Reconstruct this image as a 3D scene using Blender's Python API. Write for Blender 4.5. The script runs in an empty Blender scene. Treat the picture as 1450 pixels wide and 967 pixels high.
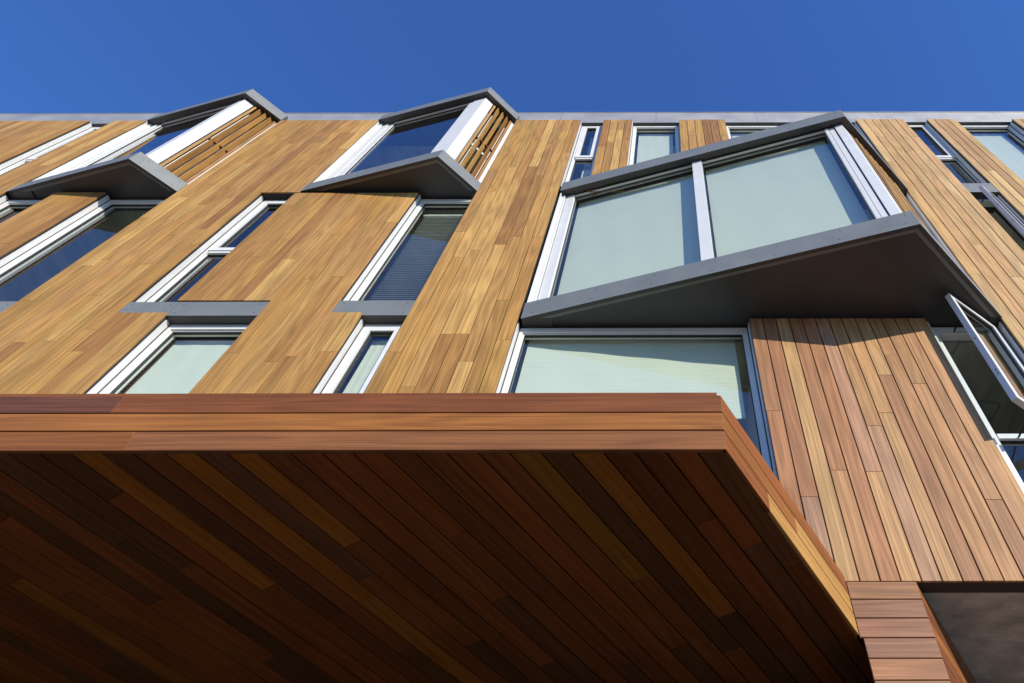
import bpy, math, random
from mathutils import Vector
random.seed(7)
R = math.radians
col = bpy.context.scene.collection
scene = bpy.context.scene

# ------------------------------------------------------------------ materials
def new_mat(name):
    m = bpy.data.materials.new(name); m.use_nodes = True
    nt = m.node_tree; nt.nodes.clear()
    out = nt.nodes.new('ShaderNodeOutputMaterial')
    return m, nt, out
def N(nt, typ, **kw):
    n = nt.nodes.new(typ)
    for k, v in kw.items():
        if k in n.inputs: n.inputs[k].default_value = v
        else: setattr(n, k, v)
    return n
def ramp(nt, src, stops):
    r = nt.nodes.new('ShaderNodeValToRGB'); e = r.color_ramp.elements
    e[0].position, e[0].color = stops[0][0], (*stops[0][1], 1)
    e[1].position, e[1].color = stops[1][0], (*stops[1][1], 1)
    for p, c in stops[2:]:
        x = e.new(p); x.color = (*c, 1)
    nt.links.new(src, r.inputs[0]); return r

def wood_material(name, rough, streak, spec=0.3):
    """boards carry their own base colour ('board_tone'); grain runs along U"""
    m, nt, out = new_mat(name); L = nt.links.new
    b = N(nt, 'ShaderNodeBsdfPrincipled'); L(b.outputs[0], out.inputs[0])
    at = N(nt, 'ShaderNodeAttribute', attribute_name='board_tone')
    uv = N(nt, 'ShaderNodeUVMap', uv_map='grain')
    def mapped(su, sv):
        mp = N(nt, 'ShaderNodeMapping'); mp.inputs['Scale'].default_value = (su, sv, 1)
        L(uv.outputs[0], mp.inputs[0]); return mp.outputs[0]
    # figure: long arches and ribbons of the sawn face
    warp = N(nt, 'ShaderNodeTexNoise', Scale=1.0, Detail=2.0); L(mapped(0.35, 5.0), warp.inputs['Vector'])
    fig = N(nt, 'ShaderNodeTexNoise', Scale=1.0, Detail=6.0, Roughness=0.72, Distortion=0.5); L(mapped(0.28, 46.0), fig.inputs['Vector'])
    fine = N(nt, 'ShaderNodeTexNoise', Scale=1.0, Detail=6.0, Roughness=0.7); L(mapped(1.2, 140.0), fine.inputs['Vector'])
    rings = N(nt, 'ShaderNodeMath', operation='MULTIPLY_ADD'); L(warp.outputs[0], rings.inputs[0]); rings.inputs[1].default_value = 55.0; rings.inputs[2].default_value = 0.0
    sn = N(nt, 'ShaderNodeMath', operation='SINE'); L(rings.outputs[0], sn.inputs[0])
    rr = N(nt, 'ShaderNodeMapRange'); L(sn.outputs[0], rr.inputs[0]); rr.inputs[1].default_value = -1; rr.inputs[2].default_value = 1; rr.inputs[3].default_value = 1 - 0.34*streak; rr.inputs[4].default_value = 1 + 0.18*streak
    fr = ramp(nt, fig.outputs[0], [(0.25, (1-.75*streak, 1-.9*streak, 1-1.0*streak)), (0.48, (0.95, 0.93, 0.9)), (0.75, (1+.32*streak, 1+.34*streak, 1+.3*streak))])
    fn = ramp(nt, fine.outputs[0], [(0.27, (0.56, 0.50, 0.44)), (0.55, (1.0, 1.0, 1.0)), (0.8, (1.26, 1.27, 1.24))])
    def mul(a, bb):
        x = N(nt, 'ShaderNodeMix', data_type='RGBA', blend_type='MULTIPLY'); x.inputs[0].default_value = 1
        L(a, x.inputs[6]); L(bb, x.inputs[7]); return x.outputs[2]
    c = mul(at.outputs['Color'], fr.outputs[0]); c = mul(c, fn.outputs[0])
    x = N(nt, 'ShaderNodeVectorMath', operation='SCALE'); L(c, x.inputs[0]); L(rr.outputs[0], x.inputs['Scale'])
    # slow weather blotches over the whole wall
    tc = N(nt, 'ShaderNodeTexCoord')
    wb = N(nt, 'ShaderNodeTexNoise', Scale=1.7, Detail=3.0); L(tc.outputs['Object'], wb.inputs['Vector'])
    wr = ramp(nt, wb.outputs[0], [(0.3, (0.91, 0.90, 0.90)), (0.7, (1.07, 1.07, 1.07))])
    c = mul(x.outputs[0], wr.outputs[0])
    L(c, b.inputs['Base Color'])
    b.inputs['Roughness'].default_value = rough
    b.inputs['Specular IOR Level'].default_value = spec
    bp = N(nt, 'ShaderNodeBump', Strength=0.25, Distance=0.002); L(fine.outputs[0], bp.inputs['Height']); L(bp.outputs[0], b.inputs['Normal'])
    return m

def plain(name, colr, rough=0.5, metal=0.0, spec=0.5, noise=0.06, nscale=6.0, bump=0.0, stretch=(1, 1, 1)):
    m, nt, out = new_mat(name); L = nt.links.new
    b = N(nt, 'ShaderNodeBsdfPrincipled'); L(b.outputs[0], out.inputs[0])
    tc = N(nt, 'ShaderNodeTexCoord'); mp = N(nt, 'ShaderNodeMapping'); mp.inputs['Scale'].default_value = stretch
    L(tc.outputs['Object'], mp.inputs[0])
    nz = N(nt, 'ShaderNodeTexNoise', Scale=nscale, Detail=6.0, Roughness=0.6); L(mp.outputs[0], nz.inputs['Vector'])
    lo = tuple(max(0, v*(1-noise*2)) for v in colr); hi = tuple(min(1, v*(1+noise*2)) for v in colr)
    rp = ramp(nt, nz.outputs[0], [(0.3, lo), (0.7, hi)]); L(rp.outputs[0], b.inputs['Base Color'])
    rg = N(nt, 'ShaderNodeMapRange'); L(nz.outputs[0], rg.inputs[0]); rg.inputs[3].default_value = max(.05, rough-.1); rg.inputs[4].default_value = min(1, rough+.1); L(rg.outputs[0], b.inputs['Roughness'])
    b.inputs['Metallic'].default_value = metal; b.inputs['Specular IOR Level'].default_value = spec
    if bump:
        bp = N(nt, 'ShaderNodeBump', Strength=bump, Distance=0.01); L(nz.outputs[0], bp.inputs['Height']); L(bp.outputs[0], b.inputs['Normal'])
    return m

def glass_material(name, tint, ior=1.75):
    m, nt, out = new_mat(name); L = nt.links.new
    tr = N(nt, 'ShaderNodeBsdfTransparent'); tr.inputs[0].default_value = (*tint, 1)
    gl = N(nt, 'ShaderNodeBsdfGlossy'); gl.inputs['Roughness'].default_value = 0.0; gl.inputs[0].default_value = (.97, .98, 1, 1)
    tc = N(nt, 'ShaderNodeTexCoord')
    nz = N(nt, 'ShaderNodeTexNoise', Scale=0.8, Detail=1.0); L(tc.outputs['Object'], nz.inputs['Vector'])
    bp = N(nt, 'ShaderNodeBump', Strength=0.08, Distance=0.01); L(nz.outputs[0], bp.inputs['Height']); L(bp.outputs[0], gl.inputs['Normal'])
    # reflectance from the angle alone, the same from both sides of the sheet (Schlick)
    ge = N(nt, 'ShaderNodeNewGeometry')
    dt = N(nt, 'ShaderNodeVectorMath', operation='DOT_PRODUCT'); L(ge.outputs['Incoming'], dt.inputs[0]); L(ge.outputs['Normal'], dt.inputs[1])
    ab = N(nt, 'ShaderNodeMath', operation='ABSOLUTE'); L(dt.outputs['Value'], ab.inputs[0])
    om = N(nt, 'ShaderNodeMath', operation='SUBTRACT'); om.inputs[0].default_value = 1; L(ab.outputs[0], om.inputs[1])
    pw = N(nt, 'ShaderNodeMath', operation='POWER'); L(om.outputs[0], pw.inputs[0]); pw.inputs[1].default_value = 4.0
    fr = N(nt, 'ShaderNodeMath', operation='MULTIPLY_ADD'); L(pw.outputs[0], fr.inputs[0]); fr.inputs[1].default_value = 1-ior; fr.inputs[2].default_value = ior
    mx = N(nt, 'ShaderNodeMixShader'); L(fr.outputs[0], mx.inputs[0]); L(tr.outputs[0], mx.inputs[1]); L(gl.outputs[0], mx.inputs[2])
    L(mx.outputs[0], out.inputs[0]); return m

def fabric_material(name, colr, trans=0.25):
    m, nt, out = new_mat(name); L = nt.links.new
    tc = N(nt, 'ShaderNodeTexCoord')
    nz = N(nt, 'ShaderNodeTexNoise', Scale=2.2, Detail=4.0); L(tc.outputs['Object'], nz.inputs['Vector'])
    mp = N(nt, 'ShaderNodeMapping'); mp.inputs['Scale'].default_value = (.4, .4, 7); L(tc.outputs['Object'], mp.inputs[0])
    n2 = N(nt, 'ShaderNodeTexNoise', Scale=4.0, Detail=3.0); L(mp.outputs[0], n2.inputs['Vector'])
    ad = N(nt, 'ShaderNodeMath', operation='ADD'); L(nz.outputs[0], ad.inputs[0]); L(n2.outputs[0], ad.inputs[1])
    rp = ramp(nt, ad.outputs[0], [(0.35*2, tuple(v*.975 for v in colr)), (0.65*2 if False else .99, tuple(min(1, v*1.015) for v in colr))])
    d = N(nt, 'ShaderNodeBsdfDiffuse'); L(rp.outputs[0], d.inputs[0])
    t = N(nt, 'ShaderNodeBsdfTranslucent'); L(rp.outputs[0], t.inputs[0])
    bp = N(nt, 'ShaderNodeBump', Strength=0.05, Distance=0.01); L(ad.outputs[0], bp.inputs['Height']); L(bp.outputs[0], d.inputs['Normal'])
    mx = N(nt, 'ShaderNodeMixShader'); mx.inputs[0].default_value = trans
    L(d.outputs[0], mx.inputs[1]); L(t.outputs[0], mx.inputs[2]); L(mx.outputs[0], out.inputs[0]); return m

WOOD = wood_material('weathered_cedar_boards', 0.6, 0.50, 0.25)
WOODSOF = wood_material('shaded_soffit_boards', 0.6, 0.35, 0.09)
WOODRED = wood_material('oiled_red_boards', 0.55, 0.42, 0.18)
METAL = plain('grey_painted_metal', (0.168, 0.176, 0.162), 0.5, 0.1, 0.4, 0.05, 3.0)
ROOFM = plain('pale_grey_coping_metal', (0.43, 0.41, 0.355), 0.48, 0.55, 0.5, 0.05, 2.0)
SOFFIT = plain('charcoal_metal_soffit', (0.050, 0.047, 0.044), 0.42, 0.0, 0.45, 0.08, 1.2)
WHITE = plain('white_aluminium', (0.63, 0.625, 0.58), 0.4, 0.0, 0.5, 0.02, 5.0)
SILVER = plain('pale_aluminium_sheet', (0.62, 0.64, 0.67), 0.35, 0.25, 0.5, 0.03, 3.0)
GASKET = plain('dark_rubber_gasket', (0.03, 0.032, 0.03), 0.6, 0, 0.4, 0.05, 5)
SHEATH = plain('dark_wall_membrane', (0.022, 0.023, 0.026), 0.7, 0, 0.3, 0.1, 4)
FLASH = plain('dark_grey_flashing', (0.035, 0.034, 0.034), 0.5, 0, 0.5, 0.06, 4)
CONC = plain('olive_grey_concrete', (0.58, 0.58, 0.48), 0.8, 0, 0.3, 0.16, 1.4, 0.3, (3, 1, 1))
CONC2 = plain('board_marked_concrete', (0.43, 0.435, 0.37), 0.8, 0, 0.3, 0.17, 4.0, 0.3, (1, 1.6, 1))
ROOM = plain('room_wall_paint', (0.6, 0.6, 0.56), 0.9, 0, 0.2, 0.03, 2)
GLASS = glass_material('window_glass', (0.86, 0.93, 0.88), 0.10)
BLINDW = fabric_material('white_blind_fabric', (0.83, 0.82, 0.69))
VENET = plain('grey_blind_slats', (0.5, 0.5, 0.47), 0.5, 0, 0.4, 0.05, 3)
STEEL = plain('screw_steel', (0.05, 0.05, 0.055), 0.4, 0.6, 0.5, 0.05, 20)

# ------------------------------------------------------------------ mesh builder
V = Vector
class MB:
    def __init__(s): s.v=[]; s.f=[]; s.uv=[]; s.c=[]; s.m=[]
    def face(s, pts, uvs=None, colr=(1,1,1), mat=0):
        i = len(s.v); s.v += [tuple(p) for p in pts]; s.f.append(tuple(range(i, i+len(pts))))
        s.uv.append(uvs or [(p[0]+p[1], p[2]) for p in pts]); s.c.append(colr); s.m.append(mat)
    def hexa(s, a, b, mat=0, colr=(1,1,1), rear=None):
        """a: 4 front points in order, b: 4 back points; closed solid; rear = material of all but the front"""
        rear = mat if rear is None else rear
        s.face(a, colr=colr, mat=mat); s.face(b[::-1], colr=colr, mat=rear)
        for k in range(4):
            j = (k+1) % 4; s.face([a[k], b[k], b[j], a[j]], colr=colr, mat=(mat if k == 2 else rear))
    def box(s, x0, x1, y0, y1, z0, z1, mat=0, rear=None):
        s.hexa([V((x0,y0,z0)),V((x1,y0,z0)),V((x1,y0,z1)),V((x0,y0,z1))],
               [V((x0,y1,z0)),V((x1,y1,z0)),V((x1,y1,z1)),V((x0,y1,z1))], mat, rear=rear)
    def pbox(s, fr, t0, t1, z0, z1, d0, d1, mat=0):
        """box in a vertical plane frame: t along, z up, d depth into the building"""
        P = fr.p
        s.hexa([P(t0,z0,d0),P(t1,z0,d0),P(t1,z1,d0),P(t0,z1,d0)], [P(t0,z0,d1),P(t1,z0,d1),P(t1,z1,d1),P(t0,z1,d1)], mat)
    def ring(s, fr, t0, t1, z0, z1, w, d0, d1, mat=0, wb=None, wr=None):
        """four butted bars round an opening"""
        wb = w if wb is None else wb; wr = w if wr is None else wr
        s.pbox(fr, t0, t0+w, z0, z1, d0, d1, mat); s.pbox(fr, t1-wr, t1, z0, z1, d0, d1, mat)
        s.pbox(fr, t0+w, t1-wr, z1-w, z1, d0, d1, mat); s.pbox(fr, t0+w, t1-wr, z0, z0+wb, d0, d1, mat)
    def prism(s, poly, z0, z1, mat=0):
        n = len(poly)
        s.face([V((x,y,z1)) for x,y in poly], mat=mat); s.face([V((x,y,z0)) for x,y in poly[::-1]], mat=mat)
        for k in range(n):
            a, b = poly[k], poly[(k+1)%n]
            s.face([V((*a,z0)),V((*b,z0)),V((*b,z1)),V((*a,z1))], mat=mat)
    def board(s, q, nrm, th, tone, eu, ev, ch=0.0025, lift=0.0, mat=0):
        """one board: q = 4 corners of its face (a-b along its length), nrm outward"""
        nrm = V(nrm); c = sum((V(p) for p in q), V())/4
        front = [V(p) + nrm*lift for p in q]; back = [p - nrm*(th+lift) for p in front]
        rim = [p - nrm*ch for p in front]
        eu, ev = V(eu), V(ev)
        inner = []
        for p in front:
            d = p - c; inner.append(p - eu*math.copysign(ch, d.dot(eu)) - ev*math.copysign(ch, d.dot(ev)))
        ou, ov = random.uniform(-60, 60), random.uniform(-60, 60)
        uvf = lambda ps: [(p.dot(eu)+ou, p.dot(ev)+ov) for p in ps]
        edge = tuple(t*0.8 for t in tone)
        s.face(inner, uvf(inner), tone, mat)
        for k in range(4):
            j = (k+1)%4
            s.face([rim[k], rim[j], inner[j], inner[k]], uvf([rim[k], rim[j], inner[j], inner[k]]), tone, mat)
            s.face([back[k], back[j], rim[j], rim[k]], uvf([back[k], back[j], rim[j], rim[k]]), edge, mat)
    def build(s, name, mats, parent=None, label=None):
        me = bpy.data.meshes.new(name); me.from_pydata(s.v, [], s.f)
        me.uv_layers.new(name='grain'); me.color_attributes.new('board_tone', 'FLOAT_COLOR', 'CORNER')
        uvl = me.uv_layers['grain']; ca = me.color_attributes['board_tone']; k = 0
        for fi, f in enumerate(s.f):
            for j in range(len(f)):
                uvl.data[k].uv = s.uv[fi][j]; ca.data[k].color = (*s.c[fi], 1); k += 1
        for m in (mats if isinstance(mats, (list, tuple)) else [mats]): me.materials.append(m)
        for p, mi in zip(me.polygons, s.m): p.material_index = mi
        import bmesh
        bm = bmesh.new(); bm.from_mesh(me); bmesh.ops.remove_doubles(bm, verts=bm.verts, dist=1e-6)
        bmesh.ops.recalc_face_normals(bm, faces=bm.faces); bm.to_mesh(me); bm.free()
        o = bpy.data.objects.new(name, me); col.objects.link(o)
        if parent: o.parent = parent
        if label: o['label'] = label
        return o

class Frame:
    """vertical plane frame: origin (x,y), direction t; outward normal to the street"""
    def __init__(s, x, y, dx=1.0, dy=0.0):
        l = math.hypot(dx, dy); s.o = V((x,y,0)); s.e = V((dx/l,dy/l,0)); s.n = V((dy/l,-dx/l,0))
    def p(s, t, z, d=0.0): return s.o + s.e*t + V((0,0,z)) - s.n*d

def tag(o, label, cat, group=None, kind=None):
    if label: o['label'] = label
    if cat: o['category'] = cat
    if group: o['group'] = group
    if kind: o['kind'] = kind

# ------------------------------------------------------------------ constants of the place
D = 4.036            # street face of the cladding
FD = D + 0.12        # face of the window frames
W = 0.14             # board pitch
Z1, ZR = 4.767, 15.09

def jitter(c, a):
    k = random.uniform(1-a, 1+a)
    return tuple(max(.004, v*k*random.uniform(.97, 1.03)) for v in c)
TAN = [((.44,.245,.064),6), ((.41,.222,.056),6), ((.365,.192,.050),5), ((.50,.300,.088),2.5), ((.33,.165,.044),2.5), ((.42,.235,.068),5), ((.305,.150,.042),1.3)]
ROSE = [((.41,.218,.088),5), ((.35,.172,.074),4), ((.445,.255,.105),4), ((.38,.210,.115),3), ((.33,.160,.070),1.6), ((.46,.285,.11),.5)]
PALE = [((.54,.345,.140),5), ((.50,.310,.118),5), ((.46,.275,.105),3), ((.57,.385,.160),2), ((.43,.248,.095),2)]
PIER = [((.31,.148,.066),4), ((.345,.172,.072),3), ((.285,.136,.068),3), ((.27,.128,.068),3)]
RED = [((.245,.087,.021),5), ((.215,.074,.020),4), ((.19,.063,.020),3), ((.275,.104,.025),3)]
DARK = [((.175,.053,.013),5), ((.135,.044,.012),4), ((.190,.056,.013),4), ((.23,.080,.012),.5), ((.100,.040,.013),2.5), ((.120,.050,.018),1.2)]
def pick(pal):
    return jitter(random.choices([p[0] for p in pal], [p[1] for p in pal])[0], .09)

# ------------------------------------------------------------------ the building
building = bpy.data.objects.new('apartment_building', None); col.objects.link(building)
building.location = (0, D, 0)
tag(building, 'apartment building clad in brown timber boards with grey bay windows and a wooden canopy', 'building')
class Part(MB):
    def build(s, name, mats, parent=None, label=None):
        o = MB.build(s, name, mats, None, label)
        p = parent or building
        o.parent = p
        q, off = p, V((0,0,0))
        while q is not None: off += q.location; q = q.parent
        o.location = -off if False else V((0,0,0))
        # geometry was written in world space: shift it to the parent's space
        for v in o.data.vertices: v.co -= off
        return o

def cladding(rects, pal, mat, label=None, gap=0.006, low=None):
    """vertical boards in the wall plane; rects = (x0, x1, [(z0, z1), ...])"""
    mb = Part()
    for x0, x1, spans in rects:
        n = max(1, round((x1-x0)/W)); p = (x1-x0)/n
        for i in range(n):
            a, b = x0+i*p+gap/2, x0+(i+1)*p-gap/2
            if i == 0: a = x0
            if i == n-1: b = x1
            for z0, z1 in spans:
                z = z0; first = True
                while z < z1-1e-4:
                    ln = (9 if pal is ROSE and random.random() < .5 else random.uniform(.5, 3.2)) if first else random.choice((random.uniform(1.5,2.6), random.uniform(2.6,4.4))) * (1.5 if pal is ROSE else 1)
                    e = z+ln
                    if z1-e < .45: e = z1
                    tone = pick(pal)
                    if low and z < low[0]: 
                        k = min(1, (low[0]-z)/low[1]); rt = pick(ROSE); tone = tuple(t*(1-k)+r*k for t, r in zip(tone, rt))
                    zz = e if e == z1 else e-.002
                    mb.board([(a,D,z),(a,D,zz),(b,D,zz),(b,D,z)], (0,-1,0), .02, tone, (0,0,1), (1,0,0), lift=random.uniform(-.0008,.0012))
                    z = e; first = False
    return mb.build('cladding_panel', mat, label=label)

P = dict(
 A=[(-14.4,-10.645,[(Z1,ZR)])], B=[(-10.165,-9.60,[(Z1,ZR)])],
 C=[(-7.09,-5.855,[(Z1,ZR)]), (-5.855,-5.30,[(Z1,8.25),(11.60,ZR)])],
 E=[(-5.35,-4.32,[(8.50,11.575)]), (-4.32,-3.565,[(Z1,11.575)]), (-3.565,-3.222,[(Z1,8.245)])],
 D=[(-2.728,-1.545,[(Z1,ZR)])], G=[(-1.115,-.588,[(11.62,ZR)])], H=[(.279,1.118,[(11.62,ZR)])],
 I=[(3.545,4.42,[(Z1,ZR)])], J=[(4.86,5.376,[(Z1,ZR)])], K=[(6.44,9.2,[(Z1,ZR)])],
 M=[(-8.84,-8.115,[(8.50,11.62),(Z1,8.496)])], L=[(.89,2.69,[(Z1,8.105)]), (2.69,2.735,[(Z1,6.21),(6.214,8.105)])])
names = dict(A='broad cladding panel at the far left end', B='narrow cladding panel left of the leftmost bay', C='wide cladding panel right of the leftmost bay', E='cladding panel stepped round the slim windows',
 D='tall cladding panel between the middle and the largest bay', G='short cladding strip above the left end of the largest bay', H='short cladding strip above the middle of the largest bay',
 I='tall cladding panel right of the largest bay', J='narrow cladding strip at the right', K='cladding panel at the right end', M='short cladding panel under the leftmost bay', L='reddish cladding panel under the largest bay')
for k, rects in P.items():
    pal = ROSE if k == 'L' else PALE if k in 'IJK' else TAN
    cladding(rects, pal, WOOD, names[k], low=None, gap=.009 if k in 'LIJK' else .008 if k in 'DGH' else .006)

# dark wall behind the boards, spandrels between storeys
wall = Part()
for k, rects in P.items():
    for i, (x0, x1, spans) in enumerate(rects):
        l = .004 if (i == 0) else 0; r = .004 if i == len(rects)-1 else 0
        for z0, z1 in spans: wall.box(x0+l, x1-r, D+.0215, D+.30, z0+(.075 if z0 == Z1 and x0 > .5 else .003), z1-.002)
OPEN = [(-10.645,-10.165),(-9.60,-7.09),(-8.115,-7.09),(-5.855,-5.35),(-5.30,-4.32),(-3.222,-2.728),(-2.728+.001,-2.72),(-1.545,-1.115),(-.588,.279),(1.118,3.545),(4.42,4.86),(5.376,6.44)]
wall.build('wall', SHEATH)

# ---- windows
def window(x0, x1, z0, z1, label, fw=.085, transom=None, sash=None, sashw=.075, mull=None, top_open=False, d=FD, jl=True, jr=True, opening=None, gl_name='pane'):
    """frame in the wall opening x0..x1; transom height splits it, sash = 'up' puts an opening light above"""
    F = Frame(0, d); fr = Part()
    fx0, fx1 = x0-.02, x1+.02
    # reveal linings
    if jl: fr.box(x0-.012, x0+.008, D+.048, d-.006, z0, z1, 0)
    if jr: fr.box(x1-.008, x1+.012, D+.048, d-.006, z0, z1, 0)
    for xx in ((x0+.008, x0+.018), (x1-.018, x1-.008)): fr.box(xx[0], xx[1], d-.0055, d-.0005, z0, z1, 1)
    # dark groove behind the lining then the frame
    fr.ring(F, fx0, fx1, z0, z1, fw, 0, .09, 0)
    fr.ring(F, fx0+fw, fx1-fw, z0+fw, z1-fw, .016, .022, .09, 0)
    inner = (fx0+fw+.016, fx1-fw-.016, z0+fw+.016, z1-fw-.016)
    lights = [inner]
    if transom:
        fr.pbox(F, inner[0], inner[1], transom-.03, transom+.03, .002, .088, 0)
        lights = [(inner[0], inner[1], inner[2], transom-.03), (inner[0], inner[1], transom+.03, inner[3])]
    w = None
    sashes = []
    for i, (a, b, c, e) in enumerate(lights):
        if sash == i or sash == 'all': sashes.append((i, a-.012, b+.012, c-.012, e+.012))
        elif opening == i: pass
        else: fr.ring(F, a, b, c, e, .007, .030, .06, 1)
    w = fr.build('window', [WHITE, GASKET], label=label)
    for i, a, b, c, e in sashes:
        s = Part(); s.ring(F, a, b, c, e, sashw, -.012, .05, 0); s.ring(F, a+sashw, b-sashw, c+sashw, e-sashw, .007, .008, .04, 1)
        s.build('sash', [WHITE, GASKET], w)
    for i, (a, b, c, e) in enumerate(lights):
        if opening == i: continue
        g = Part(); ins = sashw-.012 if any(x[0] == i for x in sashes) else 0
        dd = .028 if ins else .045
        g.face([F.p(a+ins,c+ins,dd),F.p(b-ins,c+ins,dd),F.p(b-ins,e-ins,dd),F.p(a+ins,e-ins,dd)])
        g.build('pane', GLASS, w)
    return w

window(-10.645,-10.165, 11.93, 15.10, 'slim window at the top left between two timber panels', transom=13.30, sash=1)
window(-9.60,-8.84, 8.50, 11.62, 'window under the left half of the leftmost bay')
window(-8.115,-7.09, 8.50, 11.62, 'tall window under the right half of the leftmost bay')
window(-5.855,-5.35, 8.48, 11.60, 'slim two-part window between the leftmost and middle bays', transom=9.93, sash=1, fw=.07)
window(-5.30,-4.32, 5.0, 8.19, 'wide window with a white blind above the left of the canopy')
window(-9.60,-8.84, 5.0, 8.19, 'first-floor window at the far left')
window(-8.115,-7.09, 5.0, 8.19, 'wide first-floor window at the far left')
window(-10.645,-10.165, 5.0, 11.57, 'long slim window at the far left', transom=8.3)
window(4.42,4.86, 5.0, 8.20, 'slim first-floor window at the right')
window(5.376,6.44, 5.0, 11.57, 'long window at the right', transom=8.3)
window(-3.565,-2.728, 8.50, 11.62, 'tall dark window under the middle bay')
window(-3.222,-2.728, 5.0, 8.19, 'slim opening window with wide white frame above the canopy', sash='all', fw=.06)
window(-1.545,-1.115, 11.94, 15.10, 'slim two-part window beside the tall timber panel above the largest bay', transom=13.36, sash=1, fw=.07)
window(-.588,.279, 11.94, 15.10, 'top-floor window with a white blind behind the roof of the largest bay')
window(1.118,3.545, 11.94, 15.10, 'broad top-floor window mostly hidden by the roof of the largest bay')
window(4.42,4.86, 11.92, 15.10, 'slim two-part top-floor window right of the largest bay', transom=13.32, sash=1, fw=.03, sashw=.085)
window(5.376,6.44, 11.92, 15.10, 'top-floor window with a pale blind at the right edge')
window(-1.545,.89, 5.0, 8.11, 'wide window with a wrinkled white blind under the largest bay', fw=.075)
casement_low = window(2.775,3.545, 4.9, 8.11, 'window under the right end of the largest bay with its upper sash swung open', transom=6.37, opening=1, fw=.105)
casement_top = window(4.42,4.86, 8.50, 11.575, 'slim window at the right with its upper sash swung open', transom=9.9, opening=1, fw=.05)

def open_sash(parent, hx, hy, fx, fy, z0, z1, sw=.048, th=.055):
    F = Frame(fx, fy, hx-fx, hy-fy); ln = math.hypot(hx-fx, hy-fy)
    s = Part(); s.ring(F, 0, ln, z0, z1, sw, 0, th, 0); s.ring(F, sw, ln-sw, z0+sw, z1-sw, .007, .012, .045, 1)
    # espagnolette plates on the free edge
    for z in (z0+.35, z0+.40, z0+.9): s.pbox(F, -.002, .0, z, z+.02, .02, .03, 1)
    s.build('sash', [WHITE, GASKET], parent)
    g = Part(); dd = .028
    g.face([F.p(sw,z0+sw,dd),F.p(ln-sw,z0+sw,dd),F.p(ln-sw,z1-sw,dd),F.p(sw,z1-sw,dd)]); g.build('pane', GLASS, parent)
    # friction stays
    for z in (z1-.03, z0+.02):
        st = Part()
        a = F.p(ln*.35, z, th); b = V((hx-(hx-fx)*.75, FD+.03, z)); n = (b-a).normalized().cross(V((0,0,1)))*.009
        st.hexa([a-n, b-n, b+n, a+n], [p+V((0,0,.004)) for p in (a-n, b-n, b+n, a+n)], 0)
        st.build('stay', STEEL, parent)
open_sash(casement_low, 3.47, D+.07, 2.90, 3.70, 6.33, 8.05, .058)
open_sash(casement_top, 4.82, D+.07, 4.55, 3.918, 9.97, 11.54, .045)


# grey sill bands between storeys
def band(x0, x1, z0, z1, y0=D+.006):
    b = Part(); b.box(x0, x1, y0, D+.34, z0, z1, 0, 2)
    for sx in (x0+.07, x1-.07):
        for sz in (z0+.06, z1-.06): disc(b, V((sx, y0-.0015, sz)), V((0,-1,0)), .007, 1)
    b.build('sill_band', [METAL, STEEL, SOFFIT])
def disc(mb, c, n, r, mat):
    n = n.normalized(); u = n.cross(V((0,0,1))).normalized(); w = n.cross(u)
    pts = [c + (u*math.cos(k*math.pi/4)+w*math.sin(k*math.pi/4))*r for k in range(8)]
    mb.face(pts, mat=mat)
    bk = [p-n*.0014 for p in pts]
    for k in range(8): mb.face([pts[k],bk[k],bk[(k+1)%8],pts[(k+1)%8]], mat=mat)
band(-5.853,-5.302, 8.255, 8.478); band(-5.300,-4.322, 8.192, 8.478)
band(-3.563,-2.730, 8.192, 8.50)
band(-9.598,-8.842, 8.192, 8.498); band(-8.113,-7.092, 8.192, 8.498); band(4.422,4.858, 8.202, 8.498)
band(4.422,4.858, 11.577, 11.917)
band(-10.643,-10.167, 11.577, 11.925)
band(5.378,6.438, 11.577, 11.915)

# roof parapet
pz = Part()
x = -14.6
for x1 in (-8.4,-4.6,-1.95,-.15,1.75,4.1,6.3,9.3):
    pz.box(x, x1-.004, D+.06, D+.5, 15.105, 15.72, 0, 1); pz.box(x, x1-.004, D+.052, D+.52, 15.722, 15.745, 0); x = x1
pz.build('parapet', [ROOFM, SOFFIT])

# storeys behind the windows: concrete floors, inner walls
sl = Part()
for z0, z1 in ((8.12,8.47),(11.63,11.90),(15.11,15.4)): sl.box(-14.4, 9.2, D+.31, D+7, z0, z1, 0)
sl.box(-14.4, 9.2, D+3.0, D+7, 4.80, 4.95, 0)
sl.build('floor_slab', CONC)
iw = Part()
iw.box(-14.4, 9.2, D+5.5, D+5.7, 4.95, 15.1, 0)
for xx in (-12.2, -6.4, -2.2, 1.0, 4.1, 6.9):
    for z0, z1 in ((4.96,8.11),(8.48,11.62),(11.91,15.10)): iw.box(xx-.06, xx+.06, D+.42, D+5.49, z0, z1, 0)
iw.box(-14.6,-14.41, D+.02, D+5.7, 4.8, 15.1, 0); iw.box(9.21, 9.4, D+.02, D+5.7, 4.8, 15.1, 0)
iw.build('inner_wall', ROOM)
for (cx, cy, sz, a) in ((3.08,4.40,.16,.3),(3.68,5.30,.26,.2)):
    ap = Part()
    for k in range(4):
        t = a + k*math.pi/2
        u = V((math.cos(t), math.sin(t), 0)); w = V((-u.y, u.x, 0)); c = V((cx, cy, 8.118)) + w*(sz/2)
        q = [c-u*(sz/2)-w*.008, c+u*(sz/2)-w*.008, c+u*(sz/2)+w*.008, c-u*(sz/2)+w*.008]
        ap.hexa([p-V((0,0,.02)) for p in q], q, 0)
    ap.build('ceiling_box', VENET)

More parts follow.
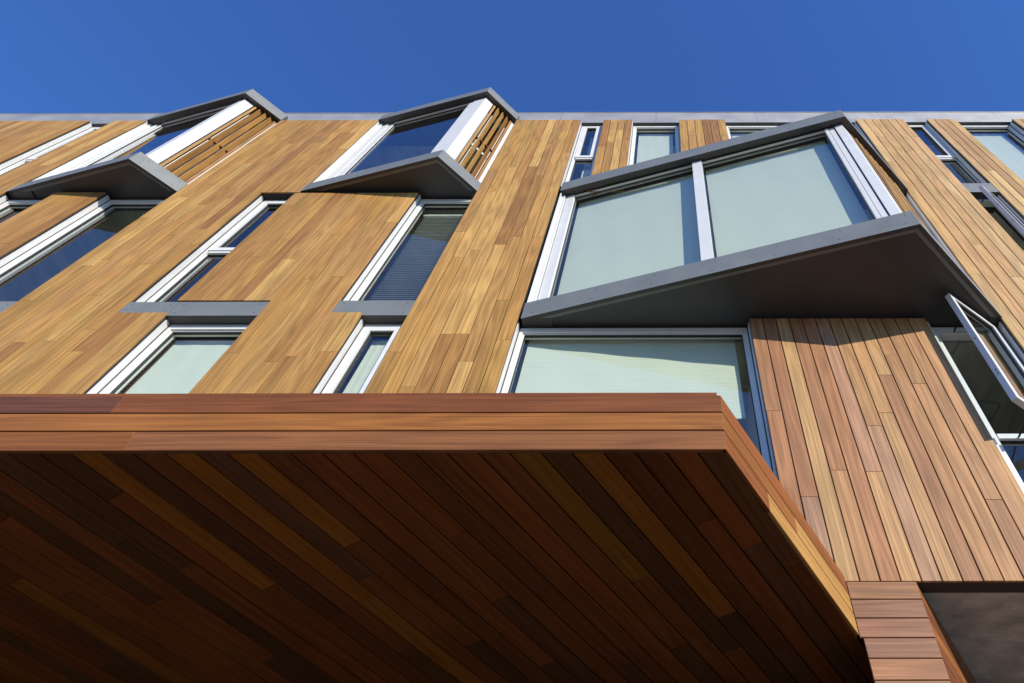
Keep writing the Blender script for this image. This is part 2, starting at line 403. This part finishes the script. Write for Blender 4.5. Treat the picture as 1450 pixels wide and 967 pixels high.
# ---- folded bay windows
def inset(L, A, Rr, s):
    """plan points of the same fold moved inwards by s: on the wall line and at the apex"""
    (lx,ly),(ax,ay),(rx,ry) = L, A, Rr
    f1 = Frame(lx, ly, ax-lx, ay-ly); f2 = Frame(ax, ay, rx-ax, ry-ay)
    o1 = f1.o - f1.n*s; o2 = f2.o - f2.n*s
    det = f1.e.x*f2.e.y - f1.e.y*f2.e.x; dx, dy = o2.x-o1.x, o2.y-o1.y
    t = (dx*f2.e.y - dy*f2.e.x)/det
    ap_ = o1 + f1.e*t
    return (lx + s/math.sin(math.atan2(ly-ay, ax-lx)), ly), (ap_.x, ap_.y), (rx - s/math.sin(math.atan2(ry-ay, rx-ax)), ry)

def bay(L, A, Rr, zb0, zb1, zt0, zt1, panes, strips, label, fwl, slats, screws):
    back = D+.36
    s = .10
    f1 = Frame(L[0], L[1], A[0]-L[0], A[1]-L[1]); f2 = Frame(A[0], A[1], Rr[0]-A[0], Rr[1]-A[1])
    l1 = math.hypot(A[0]-L[0], A[1]-L[1]); l2 = math.hypot(Rr[0]-A[0], Rr[1]-A[1])
    g1 = Frame(L[0]-f1.n.x*s, L[1]-f1.n.y*s, f1.e.x, f1.e.y); g2 = Frame(A[0]-f2.n.x*s, A[1]-f2.n.y*s, f2.e.x, f2.e.y)
    i1, i2, i3 = inset(L, A, Rr, s)
    tA = (V((i2[0],i2[1],0))-g1.o).dot(g1.e); tB = (V((i2[0],i2[1],0))-g2.o).dot(g2.e)
    # bay_window mesh: white frames and corner boards
    fr = Part(); z0, z1 = zb1, zt0
    for (a, b, d0, d1) in strips: fr.pbox(g1, a, b if b else tA-.001, z0, z1, d0, d1, 0)
    fr.pbox(g1, .002, panes[0][0]-.004, z0+.001, z1-.001, .101, .13, 1); fr.pbox(g1, panes[-1][1]+.004, tA-.06, z0+.001, z1-.001, .101, .13, 1)
    for q0, q1 in zip(strips[:-1], strips[1:]):
        if q1[0]-q0[1] < .03: fr.pbox(g1, q0[1]+.0005, q1[0]-.0005, z0+.001, z1-.001, max(q0[2], q1[2])+.004, .099, 1)
    for (a, b) in panes:
        fr.pbox(g1, a-.001, b+.001, z1-.018, z1, .02, .10, 0); fr.pbox(g1, a-.001, b+.001, z0, z0+.05, .02, .10, 0)
        fr.ring(g1, a, b, z0+.05, z1-.018, .006, .05, .09, 1)
    # jamb lining against the wall
    fr.box(L[0]+.003, L[0]+.02, D+.03, D+.22, z0, z1, 0); fr.box(Rr[0]-.02, Rr[0]-.003, D+.03, D+.22, z0, z1, 0)
    # white board on the short face at the fold, white stop at the wall
    fr.hexa([V((i2[0],i2[1],z0)), g2.p(tB+.165, z0), g2.p(tB+.165, z1), V((i2[0],i2[1],z1))],
            [g1.p(tA-.05, z0, .10), g2.p(tB+.165, z0, .06), g2.p(tB+.165, z1, .06), g1.p(tA-.05, z1, .10)], 0)
    wend = l2+.06
    fr.pbox(g2, slats[1]+.004, wend, z0, z1, .0, .05, 0)
    # glazed light with white frame behind the louvre screen
    fr.ring(g2, tB+.165, wend, z0, z1, .085, .16, .24, 0); fr.pbox(g2, tB+.25, wend-.085, (z0+z1)/2-.12, (z0+z1)/2-.05, .162, .238, 0)
    mid = (tB+.165+wend)/2
    fr.pbox(g2, mid-.16, mid-.125, z0+.085, z1-.085, .15, .236, 0); fr.pbox(g2, mid+.125, mid+.16, z0+.085, z1-.085, .15, .236, 0)
    w = fr.build('bay_window', [WHITE, GASKET], label=label)
    for (a, b) in panes:
        g = Part(); g.face([g1.p(a,z0+.05,.06),g1.p(b,z0+.05,.06),g1.p(b,z1-.05,.06),g1.p(a,z1-.05,.06)]); g.build('pane', GLASS, w)
    g = Part(); g.face([g2.p(tB+.25,z0,.2),g2.p(wend-.085,z0,.2),g2.p(wend-.085,z1,.2),g2.p(tB+.25,z1,.2)]); g.build('pane', GLASS, w)
    # trays: metal fascia folded round the plan, recessed soffit with a drip edge
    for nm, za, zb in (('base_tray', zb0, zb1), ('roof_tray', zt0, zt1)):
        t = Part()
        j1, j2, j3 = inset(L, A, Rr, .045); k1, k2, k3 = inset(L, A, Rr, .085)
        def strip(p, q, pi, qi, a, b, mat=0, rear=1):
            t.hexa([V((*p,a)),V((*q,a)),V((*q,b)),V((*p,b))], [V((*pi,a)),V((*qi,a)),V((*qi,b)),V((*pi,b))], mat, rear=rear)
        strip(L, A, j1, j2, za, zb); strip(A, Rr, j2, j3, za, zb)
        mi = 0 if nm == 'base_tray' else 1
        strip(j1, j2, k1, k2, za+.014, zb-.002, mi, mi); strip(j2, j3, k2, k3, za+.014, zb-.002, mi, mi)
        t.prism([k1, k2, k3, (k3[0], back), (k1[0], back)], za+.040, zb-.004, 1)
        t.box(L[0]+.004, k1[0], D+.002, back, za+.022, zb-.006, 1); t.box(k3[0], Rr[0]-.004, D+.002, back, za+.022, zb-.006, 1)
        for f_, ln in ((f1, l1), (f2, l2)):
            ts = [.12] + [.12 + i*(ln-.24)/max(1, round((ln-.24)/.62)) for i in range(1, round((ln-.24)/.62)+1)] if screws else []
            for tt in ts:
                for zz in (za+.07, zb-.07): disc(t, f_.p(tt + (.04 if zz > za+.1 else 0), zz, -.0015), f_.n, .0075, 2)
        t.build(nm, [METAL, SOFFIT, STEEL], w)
    # timber louvre screen on the short face
    ls = Part()
    sa, sb = slats
    def slat(a, b, d0, d1, c):
        P_ = g2.p
        for (q, n, eu, ev) in (([P_(a,z0,d0),P_(a,z1,d0),P_(b,z1,d0),P_(b,z0,d0)], g2.n, (0,0,1), g2.e),):
            ls.board(q, n, d1-d0, c, eu, ev, ch=.002)
    slat(sa, sa+.04, -.01, .05, pick(TAN[4:7])); slat(sb-.04, sb, -.01, .05, pick(TAN[4:7]))
    n = 3; step = (sb-sa)/(n+1)
    if sb > 1: n = 9; step = (sb-sa)/(n+1)
    zr = z0 + (z1-z0)*.46
    for i in range(1, n+1):
        c = g2.p(sa+i*step, 0, 0); xa = c.x+.010; ya, yb = c.y-.030, c.y+.056
        ls.board([V((xa,ya,z0)),V((xa,ya,z1)),V((xa,yb,z1)),V((xa,yb,z0))], (1,0,0), .02, pick(TAN), (0,0,1), (0,1,0), ch=.0015)
    for i in range(n+1):
        a = sa+.046 if i == 0 else sa+i*step+.016; b = sb-.046 if i == n else sa+(i+1)*step-.016
        ls.board([g2.p(a,zr-.011,-.012),g2.p(b,zr-.011,-.012),g2.p(b,zr+.011,-.012),g2.p(a,zr+.011,-.012)], g2.n, .04, pick(RED), g2.e, (0,0,1), ch=.0015)
    ls.build('louvre_screen', WOOD, w)
    return g1, tA

bay((-9.595,D),(-7.60,3.543),(-7.095,D), 11.64,11.93,15.10,15.38, [(.275,1.79)], [(0,.052,-.02,.1),(.064,.175,.012,.1),(.187,.275,.034,.1),(1.79,1.865,.012,.1),(1.875,None,.0,.1)],
    'leftmost grey bay window with a timber louvre screen on its short side', .3, (.245,.665), True)
bay((-5.305,D),(-3.205,3.52),(-2.725,D), 11.64,11.93,15.10,15.38, [(.275,1.79)], [(0,.052,-.02,.1),(.064,.175,.012,.1),(.187,.275,.034,.1),(1.79,1.865,.012,.1),(1.875,None,.0,.1)],
    'middle grey bay window with a timber louvre screen on its short side', .3, (.245,.665), False)
g3, t3 = bay((-1.515,D),(2.485,2.963),(3.558,D), 8.11,8.43,11.64,11.95, [(.185,1.955),(2.09,3.84)], [(0,.052,-.02,.1),(.062,.185,.012,.1),(1.955,2.09,-.01,.1),(3.84,3.89,.006,.1),(3.90,3.965,.016,.1),(3.98,None,.0,.1)],
    'largest bay window with two blinded panes under a grey folded roof', .3, (.245,1.40), True)

# ---- the canopy
SZ = 4.36; YF = 2.49; XC = .31; AN = R(30.2)
eu = V((math.sin(AN), math.cos(AN), 0)); ev = V((math.cos(AN), -math.sin(AN), 0))
XL = -9.0
core = Part()
rl = (D+.02-YF)/math.cos(AN)
core.prism([(XL,YF+.03),(XC-.035,YF+.03),(XC-.035+eu.x*rl, D+.018),(XL,D+.018)], 4.40, 4.775)
core.prism([(XL,D+.02),(1.20,D+.02),(1.20+eu.x*3.2,D+.02+eu.y*3.2),(XL,D+.02+eu.y*3.2)], 4.40, 4.76)
canopy = core.build('canopy', SHEATH, label='deep flat canopy lined and edged with reddish timber boards')
ff = Part(); H3 = (4.804-SZ)/3
joints = {0: [(-2.735,-2.765)], 1: [(-6.1,-6.05)], 2: [(-2.993,-3.003),(-5.4,-5.38)]}
for r in range(3):
    a, b = SZ+r*H3+(.0045 if r else 0), SZ+(r+1)*H3-(.0045 if r < 2 else 0)
    xs = [(XC, XC)] + joints[r] + [(XL, XL)]
    for (xb0, xt0), (xb1, xt1) in zip(xs[:-1], xs[1:]):
        tone = pick(RED)
        if r == 2 and xb0 < -2: tone = (.13,.047,.026)
        if r == 0 and xb0 == XC: tone = (.225,.084,.032)
        if r == 1: tone = (.295,.108,.027)
        tone = tuple(t*q for t, q in zip(tone, (1.0, 1.06, .95)))
        ff.board([(xb1,YF,a),(xb0,YF,a),(xt0,YF,b),(xt1,YF,b)], (0,-1,0), .022, tone, (1,0,0), (0,0,1), lift=random.uniform(0,.001))
ff.build('front_fascia', WOODRED, canopy)
sf = Part(); fs = Frame(XC, YF, eu.x, eu.y); fl = (D-.002-YF)/math.cos(AN)
sj = {0: [.52], 1: [.93], 2: []}
for r in range(3):
    a, b = SZ+r*H3+(.0045 if r else 0), SZ+(r+1)*H3-(.0045 if r < 2 else 0)
    ts = [.002] + sj[r] + [fl]
    for i, (t0, t1) in enumerate(zip(ts[:-1], ts[1:])):
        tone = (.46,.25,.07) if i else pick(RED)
        t0x = t0 + (.0 if not i else .002)
        q = [fs.p(t0x,a),fs.p(t1,a),fs.p(t1,b),fs.p(t0x + (-.02 if i else 0),b)]
        sf.board(q, fs.n, .022, tone, fs.e, (0,0,1))
sf.build('side_fascia', WOODRED, canopy)
cp = Part()
x = XC-.016
for x1 in (-2.2,-4.9,XL):
    cp.board([(x1,YF+.006,4.8075),(x-.002,YF+.006,4.8075),(x-.002,YF+.006,4.838),(x1,YF+.006,4.838)], (0,-1,0), .02, pick(RED), (1,0,0), (0,0,1)); x = x1
cp.build('coping', WOODRED, canopy)
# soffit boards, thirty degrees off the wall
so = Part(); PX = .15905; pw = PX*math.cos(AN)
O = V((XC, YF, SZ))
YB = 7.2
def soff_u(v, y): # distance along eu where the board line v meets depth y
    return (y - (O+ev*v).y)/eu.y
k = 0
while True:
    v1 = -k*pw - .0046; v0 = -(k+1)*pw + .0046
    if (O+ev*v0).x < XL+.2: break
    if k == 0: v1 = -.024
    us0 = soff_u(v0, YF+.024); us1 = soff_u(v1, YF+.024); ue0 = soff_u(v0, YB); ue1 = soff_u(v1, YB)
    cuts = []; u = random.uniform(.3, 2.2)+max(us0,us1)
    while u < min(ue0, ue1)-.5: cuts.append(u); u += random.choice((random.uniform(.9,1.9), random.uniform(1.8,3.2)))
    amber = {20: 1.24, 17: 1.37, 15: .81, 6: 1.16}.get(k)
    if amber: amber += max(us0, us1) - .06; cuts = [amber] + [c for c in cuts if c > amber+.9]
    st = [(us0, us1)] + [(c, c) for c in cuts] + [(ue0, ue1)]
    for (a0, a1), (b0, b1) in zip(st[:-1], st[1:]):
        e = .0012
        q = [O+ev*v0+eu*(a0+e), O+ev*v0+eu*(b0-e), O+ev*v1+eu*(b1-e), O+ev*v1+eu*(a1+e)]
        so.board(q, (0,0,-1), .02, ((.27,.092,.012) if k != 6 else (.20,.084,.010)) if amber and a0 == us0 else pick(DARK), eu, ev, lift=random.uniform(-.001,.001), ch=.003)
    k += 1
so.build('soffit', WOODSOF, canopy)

# ---- pier of level boards under the corner, with splayed returns
pr = Part(); PXL, PXR = 1.232, 1.678
pt = .1405
r = 0
z = Z1-.006
while z > 0.1:
    a, b = z-pt+.007, z
    xl = 1.2125 if a > 4.34 else PXL
    pr.board([(xl,D,a),(PXR,D,a),(PXR,D,b),(xl,D,b)], (0,-1,0), .02, pick(PIER), (1,0,0), (0,0,1), lift=random.uniform(0,.002))
    z -= pt; r += 1
fr_ = Frame(PXR, D, eu.x, eu.y); z = Z1-.03
z = Z1-.006
while z > .1:
    a, b = z-pt+.007, z
    P_ = fr_.p
    pr.board([P_(.004,a), P_(2.4,a), P_(2.4,b), P_(.004,b)], fr_.n, .02, pick(RED), fr_.e, (0,0,1)); z -= pt
pr.prism([(PXL+.003,D+.0215),(PXR-.03,D+.0215),(PXR-.03+eu.x*2.4,D+.0215+eu.y*2.4),(PXL+.003+eu.x*2.4,D+.0215+eu.y*2.4)], 0, Z1-.012, 1)
pr.build('pier', [WOOD, SHEATH], label='pier of level timber boards under the building corner')

# concrete underside right of the pier, dark edge trim
os_ = Part(); os_.box(1.2, 9.2, D+.155, D+6, 4.815, 4.97, 0); os_.build('overhang_soffit', CONC2)
et = Part(); et.box(1.70, 9.2, D+.02, D+.07, Z1+.010, 4.81, 0); et.box(1.70, 9.2, D+.07, D+.154, Z1+.022, 4.81, 0); et.build('edge_trim', FLASH)
# unseen dark walls, added to block bounce light and darken the canopy soffit
gw = Part(); gw.box(-14.4, 1.6, 4.98, 5.15, 0, SZ-.004, 0); gw.box(-14.4,-5.3, D+.05, 4.97, 0, SZ-.004, 0); gw.box(-5.6,-5.3, 2.75, D+.04, 0, SZ-.004, 0); gw.box(2.6, 5.0, 8.5, 8.7, 0, 4.8, 0); gw.box(5.01, 9.2, 8.3, 8.5, 0, 4.85, 0)
gw.build('unseen_shade_wall', plain('light_blocking_dark', (0.035, 0.032, 0.03), .6, 0, .3, .15, 4))

# ------------------------------------------------------------------ blinds
def blind(x0, x1, z0, z1, y, label, fr=None, wav=.0015):
    """thin sheet with soft waves, rolled on a tube, with a hem bar"""
    F = fr or Frame(0, y); mb = MB(); nx, nz = 24, 30
    P_ = lambda i, j: F.p(x0+(x1-x0)*i/nx, z0+(z1-z0)*j/nz, wav*(math.sin(i*.9+j*.17)+.6*math.sin(j*.55+i*.2)))
    for i in range(nx):
        for j in range(nz): mb.face([P_(i,j),P_(i+1,j),P_(i+1,j+1),P_(i,j+1)])
    for zc, rr in ((z1+.02, .03), (z0, .011)):
        for k in range(10):
            a, b = k*math.pi/5, (k+1)*math.pi/5
            q = lambda t, an: F.p(t, zc+rr*math.sin(an), .012+rr*math.cos(an))
            mb.face([q(x0,a),q(x1,a),q(x1,b),q(x0,b)])
        mb.face([F.p(x0, zc+rr*math.sin(k*math.pi/5), .012+rr*math.cos(k*math.pi/5)) for k in range(10)])
        mb.face([F.p(x1, zc+rr*math.sin(k*math.pi/5), .012+rr*math.cos(k*math.pi/5)) for k in range(9,-1,-1)])
    o = mb.build('roller_blind', BLINDW)
    for p in o.data.polygons: p.use_smooth = True
    tag(o, label, 'blind', 'roller blinds drawn behind the windows')
    return o
blind(-5.22,-4.38, 5.05, 8.06, D+.27, 'pale blind in the wide window just above the left part of the canopy')
blind(-3.10,-2.84, 5.05, 8.02, D+.25, 'narrow pale blind in the slim wide-framed window right above the canopy')
blind(-1.36,-1.22, 11.95, 14.95, D+.30, 'very narrow pale blind in the slim top window beside the tall timber panel')
blind(-.47,.16, 11.98, 14.98, D+.26, 'pale blind in the top window between two short timber strips above the largest bay')
blind(1.25,3.4, 11.98, 14.98, D+.26, 'pale blind peeping out in the top window just over the roof of the largest bay')
blind(5.5,6.32, 11.98, 14.98, D+.27, 'pale blue-white blind in the top window at the right edge')
blind(4.50,4.66, 11.98, 13.22, D+.27, 'sliver of pale blind in the lower half of the slim top-right window')
b15 = blind(-1.44,.745, 6.78, 8.03, D+.25, 'bright wrinkled blind in the wide window between the canopy and the largest bay', wav=.0026)
m2 = BLINDW.copy(); m2.name = 'ribbed_blind_fabric'; nt = m2.node_tree
dif = [n for n in nt.nodes if n.type == 'BSDF_DIFFUSE'][0]; rp_ = [n for n in nt.nodes if n.type == 'VALTORGB'][0]; tc_ = [n for n in nt.nodes if n.type == 'TEX_COORD'][0]
wv = N(nt, 'ShaderNodeTexWave', wave_type='BANDS', bands_direction='Z', Scale=9.0, Distortion=1.2, Detail=2.0); wv.inputs['Detail Scale'].default_value = .6
nt.links.new(tc_.outputs['Object'], wv.inputs['Vector'])
wr_ = ramp(nt, wv.outputs[0], [(0.2, (.90, .91, .92)), (0.8, (1.03, 1.03, 1.03))])
mm = N(nt, 'ShaderNodeMix', data_type='RGBA', blend_type='MULTIPLY'); mm.inputs[0].default_value = 1
nt.links.new(rp_.outputs[0], mm.inputs[6]); nt.links.new(wr_.outputs[0], mm.inputs[7]); nt.links.new(mm.outputs[2], dif.inputs[0])
b15.data.materials.clear(); b15.data.materials.append(m2)
o_ = g3
blind(.20,1.93, 8.5, 11.60, 0, 'large grey-green blind in the left pane of the largest bay', fr=Frame(o_.o.x-o_.n.x*.17, o_.o.y-o_.n.y*.17, o_.e.x, o_.e.y))
blind(2.11,3.82, 8.5, 11.60, 0, 'large grey-green blind in the right pane of the largest bay', fr=Frame(o_.o.x-o_.n.x*.17, o_.o.y-o_.n.y*.17, o_.e.x, o_.e.y))
vb = MB()
z = 8.62
while z < 11.3:
    vb.hexa([V((-3.46,D+.26,z)),V((-2.80,D+.26,z)),V((-2.80,D+.295,z+.035)),V((-3.46,D+.295,z+.035))], [V((-3.46,D+.263,z-.002)),V((-2.80,D+.263,z-.002)),V((-2.80,D+.298,z+.033)),V((-3.46,D+.298,z+.033))])
    z += .046
vb.box(-3.47,-2.79, D+.25, D+.30, 11.32, 11.37)
vbo = vb.build('venetian_blind', VENET); tag(vbo, 'dark grey slatted blind in the tall window under the middle bay', 'blind')

# ------------------------------------------------------------------ ground
g = MB(); g.face([V((-300,-300,0)),V((300,-300,0)),V((300,300,0)),V((-300,300,0))])
ground = g.build('ground', plain('asphalt', (0.09,0.088,0.085), .85, 0, .3, .15, 30, .2)); ground['kind'] = 'structure'
g = MB(); g.box(-40, 40, -6.0, 4.0, .004, .13)
pv = g.build('pavement', plain('paving_concrete', (0.30,0.255,0.21), .85, 0, .3, .1, 8, .2)); pv['kind'] = 'structure'
building.location.z = 0

# ------------------------------------------------------------------ light
sd = V((.551,-.748,.370)).normalized(); elev = math.asin(sd.z)
sun = bpy.data.lights.new('sun', 'SUN'); sun.energy = 4.2; sun.angle = R(.53); sun.color = (1, .93, .82)
so_ = bpy.data.objects.new('sun', sun); col.objects.link(so_); so_.location = (20,-30,20)
so_.rotation_euler = sd.to_track_quat('Z', 'Y').to_euler()
w = bpy.data.worlds.new('World'); scene.world = w; w.use_nodes = True
nt = w.node_tree; nt.nodes.clear()
sky = nt.nodes.new('ShaderNodeTexSky'); sky.sky_type = 'NISHITA'; sky.sun_disc = False
sky.sun_elevation = elev; sky.sun_rotation = math.atan2(sd.x, sd.y)
sky.air_density = 1.0; sky.dust_density = 0.0; sky.ozone_density = 8.0
bg = nt.nodes.new('ShaderNodeBackground'); bg.inputs[1].default_value = .14
ow = nt.nodes.new('ShaderNodeOutputWorld'); 
tint = nt.nodes.new('ShaderNodeMix'); tint.data_type = 'RGBA'; tint.blend_type = 'MULTIPLY'; tint.inputs[0].default_value = 1
tint.inputs[7].default_value = (1.0, 1.12, 1.43, 1)     # deep polarised blue of the photographed sky
nt.links.new(sky.outputs[0], tint.inputs[6]); nt.links.new(tint.outputs[2], bg.inputs[0]); nt.links.new(bg.outputs[0], ow.inputs[0])

# ------------------------------------------------------------------ camera
cam = bpy.data.cameras.new('camera'); co = bpy.data.objects.new('camera', cam); col.objects.link(co)
co.location = (0, 0, 1.6)
co.rotation_mode = 'XYZ'
from mathutils import Matrix
pitch = math.atan2(1030., 685.)
rx = Matrix.Rotation(math.pi/2 + pitch, 4, 'X') @ Matrix.Rotation(-.0019, 4, 'Z')
co.matrix_world = Matrix.Translation((0,0,1.6)) @ rx
cam.sensor_width = 36; cam.lens = 1030/1450*36
cam.shift_x = -(941-725)/1450
cam.clip_start = .05; cam.clip_end = 2000
scene.camera = co
scene.view_settings.view_transform = 'Standard'; scene.view_settings.look = 'None'
scene.view_settings.exposure = 0.4; scene.view_settings.gamma = 1
scene.cycles.max_bounces = 10; scene.cycles.transparent_max_bounces = 16
